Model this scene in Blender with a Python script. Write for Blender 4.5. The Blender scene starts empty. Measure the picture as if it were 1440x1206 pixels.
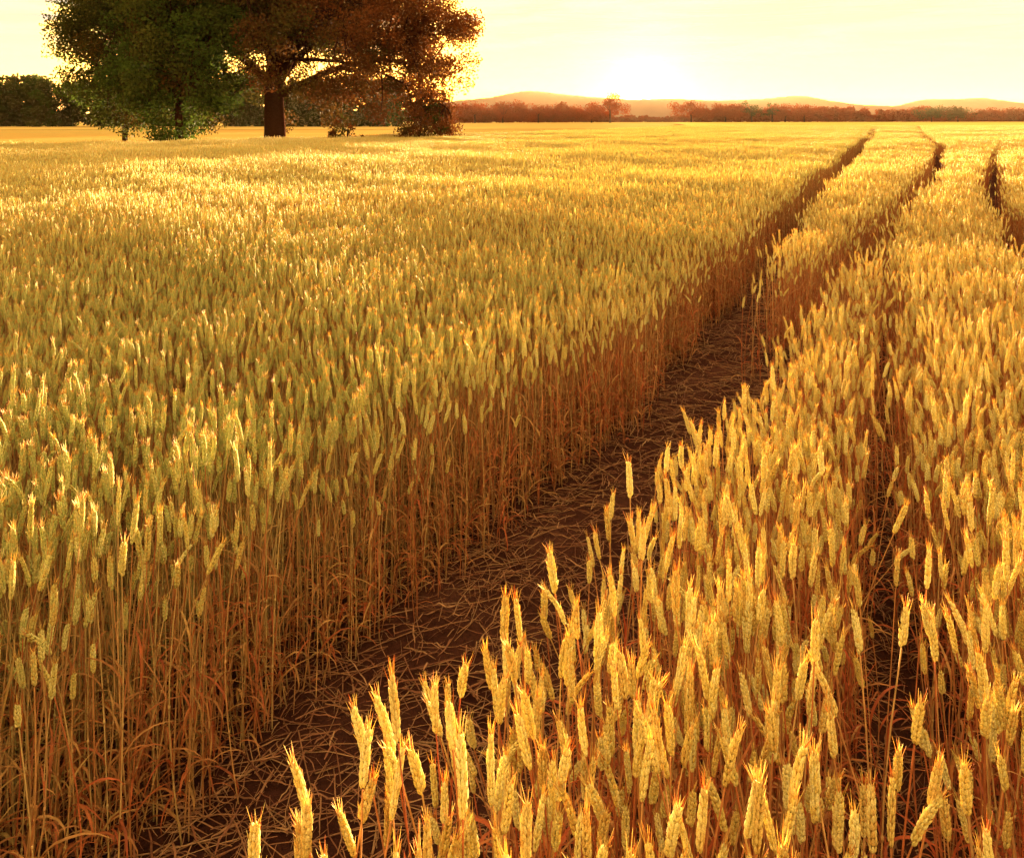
import bpy, math, random
import numpy as np
from mathutils import Vector, Matrix

rng = np.random.default_rng(7)
random.seed(7)
PI = math.pi
R = math.radians
sc = bpy.context.scene
COL = sc.collection

# ------------------------------------------------------------------ camera
CAM_H = 1.85
cam = bpy.data.cameras.new('camera')
cam.sensor_width = 36.0
cam.lens = 36.0 * 1130 / 1440
cam.shift_y = -0.302
cam.clip_start = 0.05
cam.clip_end = 20000
camo = bpy.data.objects.new('camera', cam)
camo.location = (0, 0, CAM_H)
camo.rotation_euler = (R(90), 0, 0)
COL.objects.link(camo)
sc.camera = camo

# ------------------------------------------------------------------ sun and sky
SUN_EL, SUN_AZ = R(1.8), R(9.3)          # azimuth clockwise from +Y
sdir = Vector((math.sin(SUN_AZ) * math.cos(SUN_EL), math.cos(SUN_AZ) * math.cos(SUN_EL), math.sin(SUN_EL)))
sl = bpy.data.lights.new('sun', 'SUN')
sl.energy = 5.0
sl.angle = R(0.55)
sl.color = (1.0, 0.70, 0.34)
so = bpy.data.objects.new('sun', sl)
so.rotation_euler = sdir.to_track_quat('Z', 'Y').to_euler()
so.location = (0, 0, 30)
COL.objects.link(so)

W = bpy.data.worlds.new('World')
sc.world = W
W.use_nodes = True
nt = W.node_tree
for n in list(nt.nodes):
    nt.nodes.remove(n)


def N(tree, kind, **kw):
    n = tree.nodes.new(kind)
    for k, v in kw.items():
        if k.startswith('i_'):
            n.inputs[k[2:].replace('_', ' ')].default_value = v
        else:
            setattr(n, k, v)
    return n


def link(tree, a, b):
    tree.links.new(a, b)


def mth(tree, op, a, b=None, clamp=False):
    n = tree.nodes.new('ShaderNodeMath')
    n.operation = op
    n.use_clamp = clamp
    for i, v in enumerate((a, b)):
        if v is None:
            continue
        if isinstance(v, (int, float)):
            n.inputs[i].default_value = v
        else:
            tree.links.new(v, n.inputs[i])
    return n.outputs[0]


def mixc(tree, f, a, b, mode='MIX'):
    n = tree.nodes.new('ShaderNodeMix')
    n.data_type = 'RGBA'
    n.blend_type = mode
    for s, v in ((0, f), (6, a), (7, b)):
        if isinstance(v, (int, float)):
            n.inputs[s].default_value = v
        elif isinstance(v, tuple):
            n.inputs[s].default_value = v if len(v) == 4 else (*v, 1)
        else:
            tree.links.new(v, n.inputs[s])
    return n.outputs[2]


out = N(nt, 'ShaderNodeOutputWorld')
bg = N(nt, 'ShaderNodeBackground')
bg.inputs['Strength'].default_value = 0.10
sky = N(nt, 'ShaderNodeTexSky', sky_type='NISHITA', sun_disc=False, sun_elevation=SUN_EL,
        sun_rotation=SUN_AZ, altitude=0, air_density=1.0, dust_density=.5, ozone_density=0.6)
tc = N(nt, 'ShaderNodeTexCoord')
# pale veil of high haze that lifts and warms the clear-sky colour, with thin cloud streaks
vsep = N(nt, 'ShaderNodeSeparateXYZ')
link(nt, tc.outputs['Generated'], vsep.inputs[0])
mp = N(nt, 'ShaderNodeMapping')
mp.inputs['Scale'].default_value = (3.0, 3.0, 34.0)
mp.inputs['Rotation'].default_value = (R(2), R(-5), 0)
link(nt, tc.outputs['Generated'], mp.inputs[0])
cn = N(nt, 'ShaderNodeTexNoise', i_Scale=1.6, i_Detail=6.0, i_Roughness=0.62, i_Distortion=0.5)
link(nt, mp.outputs[0], cn.inputs['Vector'])
cr = N(nt, 'ShaderNodeMapRange', i_From_Min=0.40, i_From_Max=0.56)
link(nt, cn.outputs[0], cr.inputs[0])
ch = N(nt, 'ShaderNodeMapRange', i_From_Min=0.04, i_From_Max=0.11)
link(nt, vsep.outputs[2], ch.inputs[0])
cloud = mth(nt, 'MULTIPLY', cr.outputs[0], ch.outputs[0])
skyc = mixc(nt, 1.0, sky.outputs[0], (.65, 0.42, 0.035), 'MULTIPLY')
VEIL = N(nt, 'ShaderNodeRGB')
VEIL.outputs[0].default_value = (2.4, 1.40, .40, 1)
skyv = mixc(nt, 1.0, skyc, VEIL.outputs[0], 'ADD')
skyv = mixc(nt, mth(nt, 'MULTIPLY', cloud, 1.0), skyv, (.60, .52, .39), 'MIX')
# bright aureole and disc of the low sun
dot = N(nt, 'ShaderNodeVectorMath', operation='DOT_PRODUCT')
nrm = N(nt, 'ShaderNodeVectorMath', operation='NORMALIZE')
link(nt, tc.outputs['Generated'], nrm.inputs[0])
link(nt, nrm.outputs[0], dot.inputs[0])
dot.inputs[1].default_value = sdir
ang = mth(nt, 'ARCCOSINE', mth(nt, 'MINIMUM', dot.outputs['Value'], 0.9999999))
g1 = mth(nt, 'POWER', 2.718, mth(nt, 'MULTIPLY', mth(nt, 'POWER', mth(nt, 'DIVIDE', ang, R(.90)), 2.0), -1.0))
g2 = mth(nt, 'POWER', 2.718, mth(nt, 'MULTIPLY', mth(nt, 'DIVIDE', ang, R(2.2)), -1.0))
glow = mixc(nt, 1.0, skyv, mixc(nt, g1, (0, 0, 0), (60, 52, 34)), 'ADD')
glow = mixc(nt, 1.0, glow, mixc(nt, g2, (0, 0, 0), (5.0, 3.4, .55)), 'ADD')
link(nt, glow, bg.inputs['Color'])
link(nt, bg.outputs[0], out.inputs['Surface'])

sc.view_settings.view_transform = 'Standard'
sc.view_settings.look = 'None'
sc.view_settings.exposure = 3.9
sc.view_settings.gamma = 1.0
sc.view_settings.use_curve_mapping = False
cy = sc.cycles
cy.max_bounces = 8
cy.diffuse_bounces = 5
cy.glossy_bounces = 1
cy.transmission_bounces = 5
cy.transparent_max_bounces = 4
cy.volume_bounces = 0
cy.caustics_reflective = False
cy.caustics_refractive = False
cy.use_denoising = True
cy.sample_clamp_indirect = 4.0

# ------------------------------------------------------------------ layout of the field (x right, y ahead)
YL = np.array([-5, 0, 2.2, 3.3, 4.95, 6.7, 9.4, 20, 59, 120, 300.])
XL = np.array([-4.65, -1.95, -.80, -.20, .72, 1.60, 2.85, 7.9, 26, 54, 137.])
YR = np.array([-5, 0, 2.23, 4.06, 5.87, 9.7, 17.7, 32, 59, 120, 300.])
XR = np.array([-3.7, -.90, .34, 1.37, 2.45, 4.80, 9.5, 17.3, 30.3, 61, 152.])
YB = np.array([.3, 2.23, 4.5, 6.5, 9.0])
XB = np.array([.19, 1.06, 2.09, 3.0, 4.25])
Y3 = np.array([5, 8.35, 12.9, 25, 59, 120.])
X3 = np.array([3.6, 5.3, 7.7, 15.0, 36.2, 74.])
# far edge of the wheat (y as a function of x)
BX = np.array([-90, -40, -20, -13.5, -3.65, 7.7, 25, 60, 160.])
BY = np.array([24, 29, 35, 45.6, 59, 79, 120, 300, 330.])


def wig(y, ph):
    return .05 * np.sin(y * 1.7 + ph) + .035 * np.sin(y * 4.3 + ph * 2.1) + .02 * np.sin(y * 9.7 + ph * 3)


def edge_dist(x, y):
    """signed distance-like value: > 0 inside the standing wheat"""
    x, y = np.asarray(x, float), np.asarray(y, float)
    xl = np.interp(y, YL, XL) + wig(y, 0)
    xr = np.interp(y, YR, XR) + wig(y, 2)
    d = np.maximum(xl - x, x - xr) * .87
    w1 = np.interp(y, [5, 7, 12, 60], [.72, .66, .60, .7])
    w2 = np.interp(y, [5, 8, 12, 30, 60], [.62, .45, .42, .45, .6])
    a = np.minimum(x - (xl + w1), (xr - w2) - x) * .87
    a = np.where(y > 5.4, a, -1)
    d = np.maximum(d, a)
    xb = np.interp(y, YB, XB) + wig(y, 5) * .5
    hb = np.interp(y, [.3, 2.5, 4, 9.5], [.15, .145, .105, .06])
    gb = (np.abs(x - xb) - hb) * .87
    gb = np.where(y < 9.5, gb, 9)
    x3 = np.interp(y, Y3, X3) + wig(y, 4)
    h3 = np.interp(y, [5, 12, 25, 60], [.27, .23, .13, -.1])
    g3 = np.where(y > 5, (np.abs(x - x3) - h3) * .87, 9)
    d = np.minimum(np.minimum(d, gb), g3)
    d = np.minimum(d, (np.interp(x, BX, BY) - y) * .7)
    return d


# ------------------------------------------------------------------ materials
def newmat(name):
    m = bpy.data.materials.new(name)
    m.use_nodes = True
    t = m.node_tree
    for n in list(t.nodes):
        t.nodes.remove(n)
    return m, t


def ramp(t, fac, stops):
    r = t.nodes.new('ShaderNodeValToRGB')
    e = r.color_ramp.elements
    while len(e) < len(stops):
        e.new(0.5)
    for i, (p, c) in enumerate(stops):
        e[i].position = p
        e[i].color = (*c, 1)
    t.links.new(fac, r.inputs[0])
    return r.outputs[0]


def plant_mat(name, stops, trans=0.35, vary=True, rough=0.6, green=None, gmax=0.5, spec=0.25, grain=60.0, tint=(1, 1, 1)):
    m, t = newmat(name)
    o = N(t, 'ShaderNodeOutputMaterial')
    at = N(t, 'ShaderNodeAttribute', attribute_name='tone')
    oi = N(t, 'ShaderNodeObjectInfo')
    tone = mth(t, 'FRACT', mth(t, 'ADD', at.outputs['Fac'], oi.outputs['Random'])) if vary else at.outputs['Fac']
    c = ramp(t, tone, stops)
    geo = N(t, 'ShaderNodeNewGeometry')
    if green:
        nz = N(t, 'ShaderNodeTexNoise', i_Scale=0.45, i_Detail=2.0)
        link(t, geo.outputs['Position'], nz.inputs['Vector'])
        sp = N(t, 'ShaderNodeSeparateXYZ')
        link(t, geo.outputs['Position'], sp.inputs[0])
        # the stand left of the track is less ripe than the right one
        side = mth(t, 'SUBTRACT', mth(t, 'MULTIPLY', sp.outputs[1], 0.52), sp.outputs[0])
        left = N(t, 'ShaderNodeMapRange', i_From_Min=1.6, i_From_Max=2.4)
        link(t, side, left.inputs[0])
        near = N(t, 'ShaderNodeMapRange', i_From_Min=3.0, i_From_Max=9.0, i_To_Min=1.0, i_To_Max=0.35)
        link(t, sp.outputs[1], near.inputs[0])
        k = mth(t, 'MULTIPLY', left.outputs[0], near.outputs[0])
        k = mth(t, 'ADD', mth(t, 'MULTIPLY', k, 0.75), 0.18)
        tone2 = mth(t, 'FRACT', mth(t, 'MULTIPLY', tone, 7.31))
        k = mth(t, 'MULTIPLY', k, mth(t, 'MULTIPLY', mth(t, 'ADD', nz.outputs[0], 0.15), mth(t, 'ADD', tone2, 0.35)))
        k = mth(t, 'MULTIPLY', k, gmax * 1.6, clamp=True)
        c = mixc(t, k, c, green)
    fn = N(t, 'ShaderNodeTexNoise', i_Scale=grain, i_Detail=2.0)
    link(t, geo.outputs['Position'], fn.inputs['Vector'])
    fr = N(t, 'ShaderNodeMapRange', i_From_Min=0.3, i_From_Max=0.7, i_To_Min=0.70, i_To_Max=1.14)
    link(t, fn.outputs[0], fr.inputs[0])
    vm = N(t, 'ShaderNodeVectorMath', operation='SCALE')
    link(t, c, vm.inputs[0])
    link(t, fr.outputs[0], vm.inputs['Scale'])
    c = vm.outputs[0]
    p = N(t, 'ShaderNodeBsdfPrincipled')
    p.inputs['Roughness'].default_value = rough
    p.inputs['Specular IOR Level'].default_value = spec
    link(t, c, p.inputs['Base Color'])
    if trans > 0:
        tr = N(t, 'ShaderNodeBsdfTranslucent')
        link(t, mixc(t, 1.0, c, tint, 'MULTIPLY'), tr.inputs[0])
        mx = N(t, 'ShaderNodeMixShader')
        mx.inputs[0].default_value = trans
        link(t, p.outputs[0], mx.inputs[1])
        link(t, tr.outputs[0], mx.inputs[2])
        link(t, mx.outputs[0], o.inputs['Surface'])
    else:
        link(t, p.outputs[0], o.inputs['Surface'])
    return m


M_EAR = plant_mat('wheat_ear', [(0, (.72, .47, .15)), (.2, (.90, .77, .37)), (.4, (.84, .63, .19)), (.6, (.93, .85, .48)), (.8, (.86, .72, .28)), (1, (.66, .40, .12))],
                  trans=.33, green=(.52, .56, .21), gmax=.92, grain=420, spec=.08)
M_AWN = plant_mat('wheat_awn', [(0, (.82, .52, .15)), (.6, (.86, .68, .24)), (.8, (.70, .30, .08)), (1, (.58, .14, .04))], trans=.4, grain=40)
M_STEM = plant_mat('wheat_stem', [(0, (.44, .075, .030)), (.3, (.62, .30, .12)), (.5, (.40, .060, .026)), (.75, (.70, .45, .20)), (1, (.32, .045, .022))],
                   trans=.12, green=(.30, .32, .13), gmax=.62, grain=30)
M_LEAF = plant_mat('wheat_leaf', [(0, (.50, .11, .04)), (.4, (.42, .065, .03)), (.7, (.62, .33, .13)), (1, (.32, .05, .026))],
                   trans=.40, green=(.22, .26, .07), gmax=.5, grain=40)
M_STRAW = plant_mat('straw', [(0, (.24, .085, .045)), (.3, (.40, .23, .12)), (.5, (.19, .07, .038)), (.8, (.30, .15, .075)), (1, (.12, .035, .02))], trans=.1, grain=60)


# ------------------------------------------------------------------ mesh helpers
class MB:
    """collects verts / faces with a per-vertex tone and a per-face material"""
    def __init__(s):
        s.v, s.f, s.t, s.m = [], [], [], []
        s.n = 0

    def add(s, V, F, tone=0.0, mat=0):
        V = np.asarray(V, float)
        s.v.append(V)
        s.f.extend([tuple(int(i) + s.n for i in q) for q in F])
        s.m.extend([mat] * len(F))
        s.t.append(np.full(len(V), tone) if np.isscalar(tone) else np.asarray(tone))
        s.n += len(V)

    def merge(s, o, mat4=None, tone=0.0):
        V = np.concatenate(o.v)
        if mat4 is not None:
            V = V @ mat4[:3, :3].T + mat4[:3, 3]
        s.v.append(V)
        n = s.n
        s.f.extend([tuple(i + n for i in q) for q in o.f])
        s.m.extend(o.m)
        s.t.append((np.concatenate(o.t) + tone) % 1.0)
        s.n += len(V)

    def mesh(s, name, mats, smooth=True):
        me = bpy.data.meshes.new(name)
        V = np.concatenate(s.v)
        me.from_pydata(V.tolist(), [], s.f)
        for m in mats:
            me.materials.append(m)
        me.polygons.foreach_set('material_index', np.array(s.m, dtype=np.int32))
        a = me.attributes.new('tone', 'FLOAT', 'POINT')
        a.data.foreach_set('value', np.concatenate(s.t).astype(np.float32))
        me.polygons.foreach_set('use_smooth', np.full(len(s.f), smooth))
        me.update()
        return me


def obj(name, me, parent=None):
    o = bpy.data.objects.new(name, me)
    COL.objects.link(o)
    if parent is not None:
        o.parent = parent
    return o


def tag(o, label=None, cat=None, group=None, kind=None):
    for k, v in (('label', label), ('category', cat), ('group', group), ('kind', kind)):
        if v:
            o[k] = v
    return o


def frame(d):
    d = np.asarray(d, float)
    d = d / (np.linalg.norm(d) + 1e-12)
    a = np.array([0, 0, 1.]) if abs(d[2]) < .9 else np.array([1., 0, 0])
    u = np.cross(a, d)
    u /= np.linalg.norm(u)
    return u, np.cross(d, u), d


def tube(mb, P, rad, sides=4, tone=0., mat=0, cap=True):
    P = np.asarray(P, float)
    n = len(P)
    rad = np.broadcast_to(rad, (n,))
    V = []
    u0 = None
    for i in range(n):
        d = P[min(i + 1, n - 1)] - P[max(i - 1, 0)]
        u, v, w = frame(d)
        if u0 is not None:
            u = u0 - w * np.dot(u0, w)
            u /= np.linalg.norm(u)
            v = np.cross(w, u)
        u0 = u
        for k in range(sides):
            a = 2 * PI * k / sides
            V.append(P[i] + rad[i] * (u * math.cos(a) + v * math.sin(a)))
    F = []
    for i in range(n - 1):
        for k in range(sides):
            k2 = (k + 1) % sides
            F.append((i * sides + k, i * sides + k2, (i + 1) * sides + k2, (i + 1) * sides + k))
    if cap:
        F.append(tuple((n - 1) * sides + k for k in range(sides)))
    mb.add(V, F, tone, mat)


def spindle(mb, base, d, L, w, thick, sides=5, rings=(0.0, .3, .65, 1.0), prof=(.35, 1., .8, .06), side=None, tone=0., mat=0):
    u, v, d = frame(d)
    if side is not None:
        u = side - d * np.dot(side, d)
        u /= np.linalg.norm(u)
        v = np.cross(d, u)
    V = []
    for r, p in zip(rings, prof):
        for k in range(sides):
            a = 2 * PI * k / sides
            V.append(base + d * (L * r) + u * (w * p * math.cos(a)) + v * (thick * p * math.sin(a)))
    F = []
    for i in range(len(rings) - 1):
        for k in range(sides):
            k2 = (k + 1) % sides
            F.append((i * sides + k, i * sides + k2, (i + 1) * sides + k2, (i + 1) * sides + k))
    F.append(tuple(k for k in reversed(range(sides))))
    F.append(tuple((len(rings) - 1) * sides + k for k in range(sides)))
    mb.add(V, F, tone, mat)


def ribbon(mb, P, wid, side, tone=0., mat=0, fold=0.25):
    """a leaf: folded blade of two strips along the curve P"""
    P = np.asarray(P, float)
    n = len(P)
    V = []
    for i in range(n):
        d = P[min(i + 1, n - 1)] - P[max(i - 1, 0)]
        d = d / np.linalg.norm(d)
        s = side - d * np.dot(side, d)
        s /= np.linalg.norm(s)
        up = np.cross(d, s)
        V += [P[i] - s * wid[i] + up * wid[i] * fold, P[i], P[i] + s * wid[i] + up * wid[i] * fold]
    F = []
    for i in range(n - 1):
        a = 3 * i
        F += [(a, a + 1, a + 4, a + 3), (a + 1, a + 2, a + 5, a + 4)]
    mb.add(V, F, tone, mat)


# ------------------------------------------------------------------ one wheat stalk, in parts
def stalk_parts(r, h=0.80, detail=2, nod=None):
    """mesh builders for stem, ear, awns and leaves of one stalk standing at the origin; the ear's tip near height h"""
    earL = r.uniform(.058, .10)
    lean = r.normal(0, .028, 2) if nod is None else np.array(nod)
    hs = h - earL
    nseg = 6 if detail == 2 else (3 if detail == 1 else 2)
    ts = np.linspace(0, 1, nseg + 1)
    bow = r.normal(0, .018, 2)
    P = np.array([[lean[0] * t * t + bow[0] * math.sin(PI * t), lean[1] * t * t + bow[1] * math.sin(PI * t), hs * t] for t in ts])
    stem = MB()
    tn = r.random()
    tube(stem, P, np.interp(ts, [0, 1], [.0021, .0013]) * (1 if detail == 2 else 1.25), 4 if detail == 2 else 3, tn, 0, cap=False)
    if detail == 2:
        for q in (.28, .55):                                     # joints of the straw
            c = np.array([np.interp(q, ts, P[:, k]) for k in range(3)])
            spindle(stem, c - [0, 0, .006], (0, 0, 1), .012, .0029, .0029, 5, (0, .5, 1), (.7, 1, .7), tone=tn, mat=0)
    # ear
    ear, awn = MB(), MB()
    d0 = P[-1] - P[-2]
    d0 /= np.linalg.norm(d0)
    bend = r.normal(0, .055, 2) * (3 if r.random() < .06 else 1)
    az = r.uniform(0, 2 * PI)
    sx = np.array([math.cos(az), math.sin(az), 0])
    te = r.random()

    def axis(s):
        return P[-1] + d0 * (s * earL) + np.array([bend[0], bend[1], 0]) * earL * s * s

    fat = r.uniform(.82, 1.18)
    if detail == 2:
        nn = int(round(earL / .0054))
        for i in range(nn):
            s = .02 + .86 * i / (nn - 1)
            c = axis(s)
            d = axis(min(s + .05, 1)) - axis(s)
            d /= np.linalg.norm(d)
            sd = sx - d * np.dot(sx, d)
            sd /= np.linalg.norm(sd)
            fr = np.cross(d, sd)
            taper = fat * np.interp(s, [0, .15, .6, .9], [.72, 1, 1, .68])
            sg = 1 if i % 2 else -1
            for lat, fro, L, w in ((sg * 1.0, .0, .0150, .0035), (sg * .45, .8, .0148, .0033), (sg * .45, -.8, .0148, .0033)):
                b = c + sd * (lat * .0028 * taper) + fr * (fro * .0026 * taper)
                dd = d + sd * (lat * .24) + fr * (fro * .22) + r.normal(0, .05, 3)
                spindle(ear, b, dd, L * (.5 + .5 * taper), w * taper, w * .8 * taper, 5, (0, .35, .72, 1), (.4, 1., .62, .05), tone=(te + r.normal(0, .07)) % 1)
                if r.random() < .6 or s > .8:
                    ddn = dd / np.linalg.norm(dd)
                    t0 = b + ddn * L * taper * .9
                    al = r.uniform(.005, .014) if s < .75 else r.uniform(.012, .032)
                    spindle(awn, t0, ddn + np.array([0, 0, .35]) + r.normal(0, .10, 3), al, .0006, .0006, 3, (0, 1), (1, .2), tone=r.random())
        d = axis(1) - axis(.9)
        spindle(ear, axis(.86), d, .016, .0036 * fat, .003 * fat, 5, tone=te)
        for k in range(5):
            spindle(awn, axis(.97), d / np.linalg.norm(d) + r.normal(0, .25, 3), r.uniform(.012, .030), .0009, .0009, 3, (0, 1), (1, .2), tone=r.random())
    else:
        rings = 6 if detail == 1 else 3
        sides = 5 if detail == 1 else 4
        s_ = np.linspace(0, 1.05, rings)
        rad = np.interp(s_, [0, .12, .5, .8, 1.05], [.0035, .0072, .0082, .0066, .0008]) * fat
        V, F = [], []
        for i in range(rings):
            jig = (1.16 if i % 2 else .9) if detail == 1 else 1
            for k in range(sides):
                a = az + 2 * PI * (k + .5 * (i % 2)) / sides
                V.append(axis(s_[i]) + rad[i] * jig * np.array([math.cos(a) * 1.1, math.sin(a) * .95, 0]))
        for i in range(rings - 1):
            for k in range(sides):
                k2 = (k + 1) % sides
                F.append((i * sides + k, i * sides + k2, (i + 1) * sides + k2, (i + 1) * sides + k))
        ear.add(V, F, te)
        if detail == 1:
            for k in range(3):
                spindle(awn, axis(.95), d0 + r.normal(0, .25, 3), r.uniform(.012, .03), .0014, .0014, 3, (0, 1), (1, .2), tone=r.random())
    # leaves
    leaves = []
    nl = {2: r.integers(4, 7), 1: 3, 0: 1}[detail]
    for k in range(nl):
        q = [.54, .34, .20, .12, .09, .26][k] + r.uniform(-.06, .1)
        c = np.array([np.interp(q, ts, P[:, j]) for j in range(3)])
        a = r.uniform(0, 2 * PI)
        hd = np.array([math.cos(a), math.sin(a), 0])
        L = r.uniform(.08, .20)
        up0 = r.uniform(1.2, 4.0)
        droop = r.uniform(1.2, 3.6) if k else r.uniform(.2, 2.6)
        ns = 7 if detail == 2 else 3
        pts, p, el = [c], c.copy(), math.atan(up0) + .3
        for i in range(ns):
            p = p + (hd * math.cos(el) + np.array([0, 0, math.sin(el)])) * L / ns
            p[2] = max(p[2], .01)
            pts.append(p.copy())
            el -= droop / ns * 1.3
            hd = hd + np.array([-hd[1], hd[0], 0]) * r.normal(0, .12)
            hd[2] = 0
            hd /= np.linalg.norm(hd)
        wm = r.uniform(.0022, .0042)
        wid = [wm * float(np.interp(i / ns, [0, .2, .6, 1], [.6, 1, .8, .08])) for i in range(ns + 1)]
        lf = MB()
        ribbon(lf, pts, wid, np.array([-hd[1], hd[0], .2 * r.normal()]), r.random(), 0, fold=r.uniform(.1, .7))
        leaves.append(lf)
    return stem, ear, awn, leaves


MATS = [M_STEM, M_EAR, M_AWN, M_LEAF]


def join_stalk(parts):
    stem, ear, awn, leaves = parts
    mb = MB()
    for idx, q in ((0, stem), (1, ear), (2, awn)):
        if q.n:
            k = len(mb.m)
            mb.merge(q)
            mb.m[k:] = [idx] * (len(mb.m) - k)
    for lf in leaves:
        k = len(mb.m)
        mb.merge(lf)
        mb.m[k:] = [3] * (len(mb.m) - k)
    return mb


NV = 36
variants, var_parts = [], []
protos = bpy.data.collections.new('wheat_variants')             # never linked to the scene: a source for the crop only
r0 = np.random.default_rng(11)


def proto(i, me):
    o = bpy.data.objects.new('wheat_source_%03d' % i, me)
    protos.objects.link(o)


for i in range(NV):
    p = stalk_parts(r0, .80, 2)
    var_parts.append((p[0].mesh('stem', [M_STEM]), p[1].mesh('ear', [M_EAR]), p[2].mesh('awns', [M_AWN]),
                      [q.mesh('leaf', [M_LEAF]) for q in p[3]]))
    proto(i, join_stalk(p).mesh('wheat_stalk', MATS))
lod1 = [join_stalk(stalk_parts(r0, .80, 1)) for _ in range(16)]
lod0 = [join_stalk(stalk_parts(r0, .80, 0)) for _ in range(12)]
N1 = 16
for i in range(N1):
    proto(NV + i, lod1[i].mesh('wheat_stalk_plain', MATS))


def patch(src, size, dens, sd):
    mb = MB()
    n = int(size * size * dens)
    for k in range(n):
        x, y = rng.uniform(-size / 2, size / 2, 2)
        a = rng.uniform(0, 2 * PI)
        s = 1 + rng.normal(0, sd)
        tx, ty = rng.normal(0, .05, 2)
        M = np.eye(4)
        c_, s_ = math.cos(a), math.sin(a)
        M[:3, :3] = np.array([[c_, -s_, tx], [s_, c_, ty], [0, 0, 1]]) * np.array([1, 1, s])
        M[:3, 3] = (x, y, 0)
        mb.merge(src[rng.integers(len(src))], M, rng.random())
    return mb


P1, P0 = .8, 2.2
NP1, NP0 = 5, 4
for i in range(NP1):
    proto(NV + N1 + i, patch(lod1, P1, 300, .055).mesh('wheat_patch', MATS))
for i in range(NP0):
    proto(NV + N1 + NP1 + i, patch(lod0, P0, 230, .06).mesh('wheat_patch_far', MATS))


# ------------------------------------------------------------------ where the stalks stand
def height_at(x, y):
    return .99 + .045 * np.sin(x * 1.3 + y * .7 + np.sin(y * .9)) + .05 * np.sin(x * .37 - y * .53 + 1) + .035 * np.sin(x * 3.1 + 2 * np.sin(y * 2.3))


def in_view(x, y, m=.35):
    return np.abs(x) < .637 * (y + .25) + m


def scatter(y0, y1, dens):
    xm = .637 * y1 + .8
    n = int(2 * xm * (y1 - y0) * dens)
    x = rng.uniform(-xm, xm, n)
    y = rng.uniform(y0, y1, n)
    # drilled rows along the track direction
    u = x - .53 * y
    u = np.round(u / .135) * .135 + rng.normal(0, .030, n)
    x = u + .53 * y
    k = in_view(x, y, .5)
    x, y = x[k], y[k]
    d = edge_dist(x, y)
    keep = d > rng.uniform(-.08, .06, len(x))
    stray = (d > -.10) & (rng.random(len(x)) < .05)
    k = keep | stray
    return x[k], y[k]


pts = []          # x, y, variant, rx, ry, rz, scale xy, scale z


def push(x, y, vi, tilt, sxy, sz):
    n = len(x)
    far = np.where(rng.random(n) < .04, 3.0, 1.0)                  # a few stalks lean far over
    wx_ = .022 * np.sin(x * .9 + 1.7 * np.sin(y * .6)) + .015 * np.sin(x * 2.9 - y * 1.9)
    wy_ = .022 * np.sin(y * .8 - 1.3 * np.sin(x * .7)) + .015 * np.sin(x * 2.1 + y * 2.7)
    a = np.stack([x, y, vi, wx_ + far * rng.normal(0, tilt, n), wy_ + far * rng.normal(0, tilt, n), rng.uniform(0, 2 * PI, n), sxy, sz], 1)
    pts.append(a)


ND, MD = 14.0, 46.0
xs, ys = scatter(.75, ND, 600)
free = np.ones(len(xs), bool)
for hx, hy, rad in ((-.385, 1.245, .075), (-.262, 1.215, .045), (-.196, 1.36, .075), (-.134, 1.505, .065), (.0135, 1.70, .05), (.074, 1.715, .04), (.115, 1.84, .06),
                    (-.45, 1.165, .09), (-.30, 1.45, .14), (-.15, 1.72, .12)):
    free &= ((xs - hx) ** 2 + (ys - hy) ** 2) > rad ** 2
xs, ys = xs[free], ys[free]
near_h = height_at(xs, ys) * (1 + rng.normal(0, .06, len(xs)) - .30 * (rng.random(len(xs)) < .38) * rng.random(len(xs)))
ed = edge_dist(xs, ys)
near_h *= np.where(ed < .12, 1 - .10 * rng.random(len(xs)), 1)
near_var = np.where(ys < 7 + 7 * rng.random(len(xs)), rng.integers(0, NV, len(xs)), NV + rng.integers(0, N1, len(xs)))

# the 300 that show largest become individuals
ear_px = 720 + 1130 * xs / ys
ear_py = 168 + 1130 * (CAM_H - near_h * .74) / ys
vis = (ear_px > -10) & (ear_px < 1450) & (ear_py < 1215) & (ear_py > 168)
order = np.argsort(np.where(vis, ys, 99))
HEROES = [  # x, y, tip height, lean x, lean y, label
    (-.385, 1.245, .840, -.07, .02, 'golden wheat ear leaning left over bare soil, lowest at the track edge'),
    (-.262, 1.215, .835, .0, .0, 'slim upright wheat ear with red awns beside the leaning ear'),
    (-.196, 1.36, .83, -.012, .0, 'plump wheat ear with spread reddish awns alone above the bare soil'),
    (-.134, 1.505, .84, .005, .0, 'upright wheat ear on a long bare stalk, red tip, over bare soil'),
    (.0135, 1.70, .84, -.01, .0, 'slender wheat ear left of a close pair beside the track'),
    (.074, 1.715, .835, .0, .01, 'middle wheat ear of three standing free over track straw'),
    (.115, 1.84, .86, .0, .0, 'tallest free-standing wheat ear over the straw-littered track middle'),
    (.29, 2.05, .85, .0, .0, 'bright thick wheat ear rising tallest at the track edge'),
    (.36, 2.30, .86, -.01, .0, 'pale wheat ear standing out against the trampled straw'),
    (.545, 1.17, .84, .02, .0, 'bright plump wheat ear with long red awns before the dark gap'),
    (.745, 1.245, .83, -.02, .0, 'wheat ear right of the dark gap, second from the right edge'),
    (.645, 1.40, .85, .0, .0, 'pale wheat ear hanging over the dark narrow gap'),
    (.66, 1.42, .84, .01, .0, 'double-looking wheat ear standing above the dark narrow gap'),
    (.76, 1.60, .87, -.02, .0, 'pale thin wheat ear rising in front of the dark gap'),
    (.47, 1.33, .86, .03, .0, 'tall wheat ear tilted right amid the front strip'),
    (-.45, 1.165, .80, -.02, .0, 'wheat ear tip just showing at the bottom edge over soil'),
]
NIND = 300
ind_idx = order[:NIND - len(HEROES)]
rest = np.ones(len(xs), bool)
rest[ind_idx] = False
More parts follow.
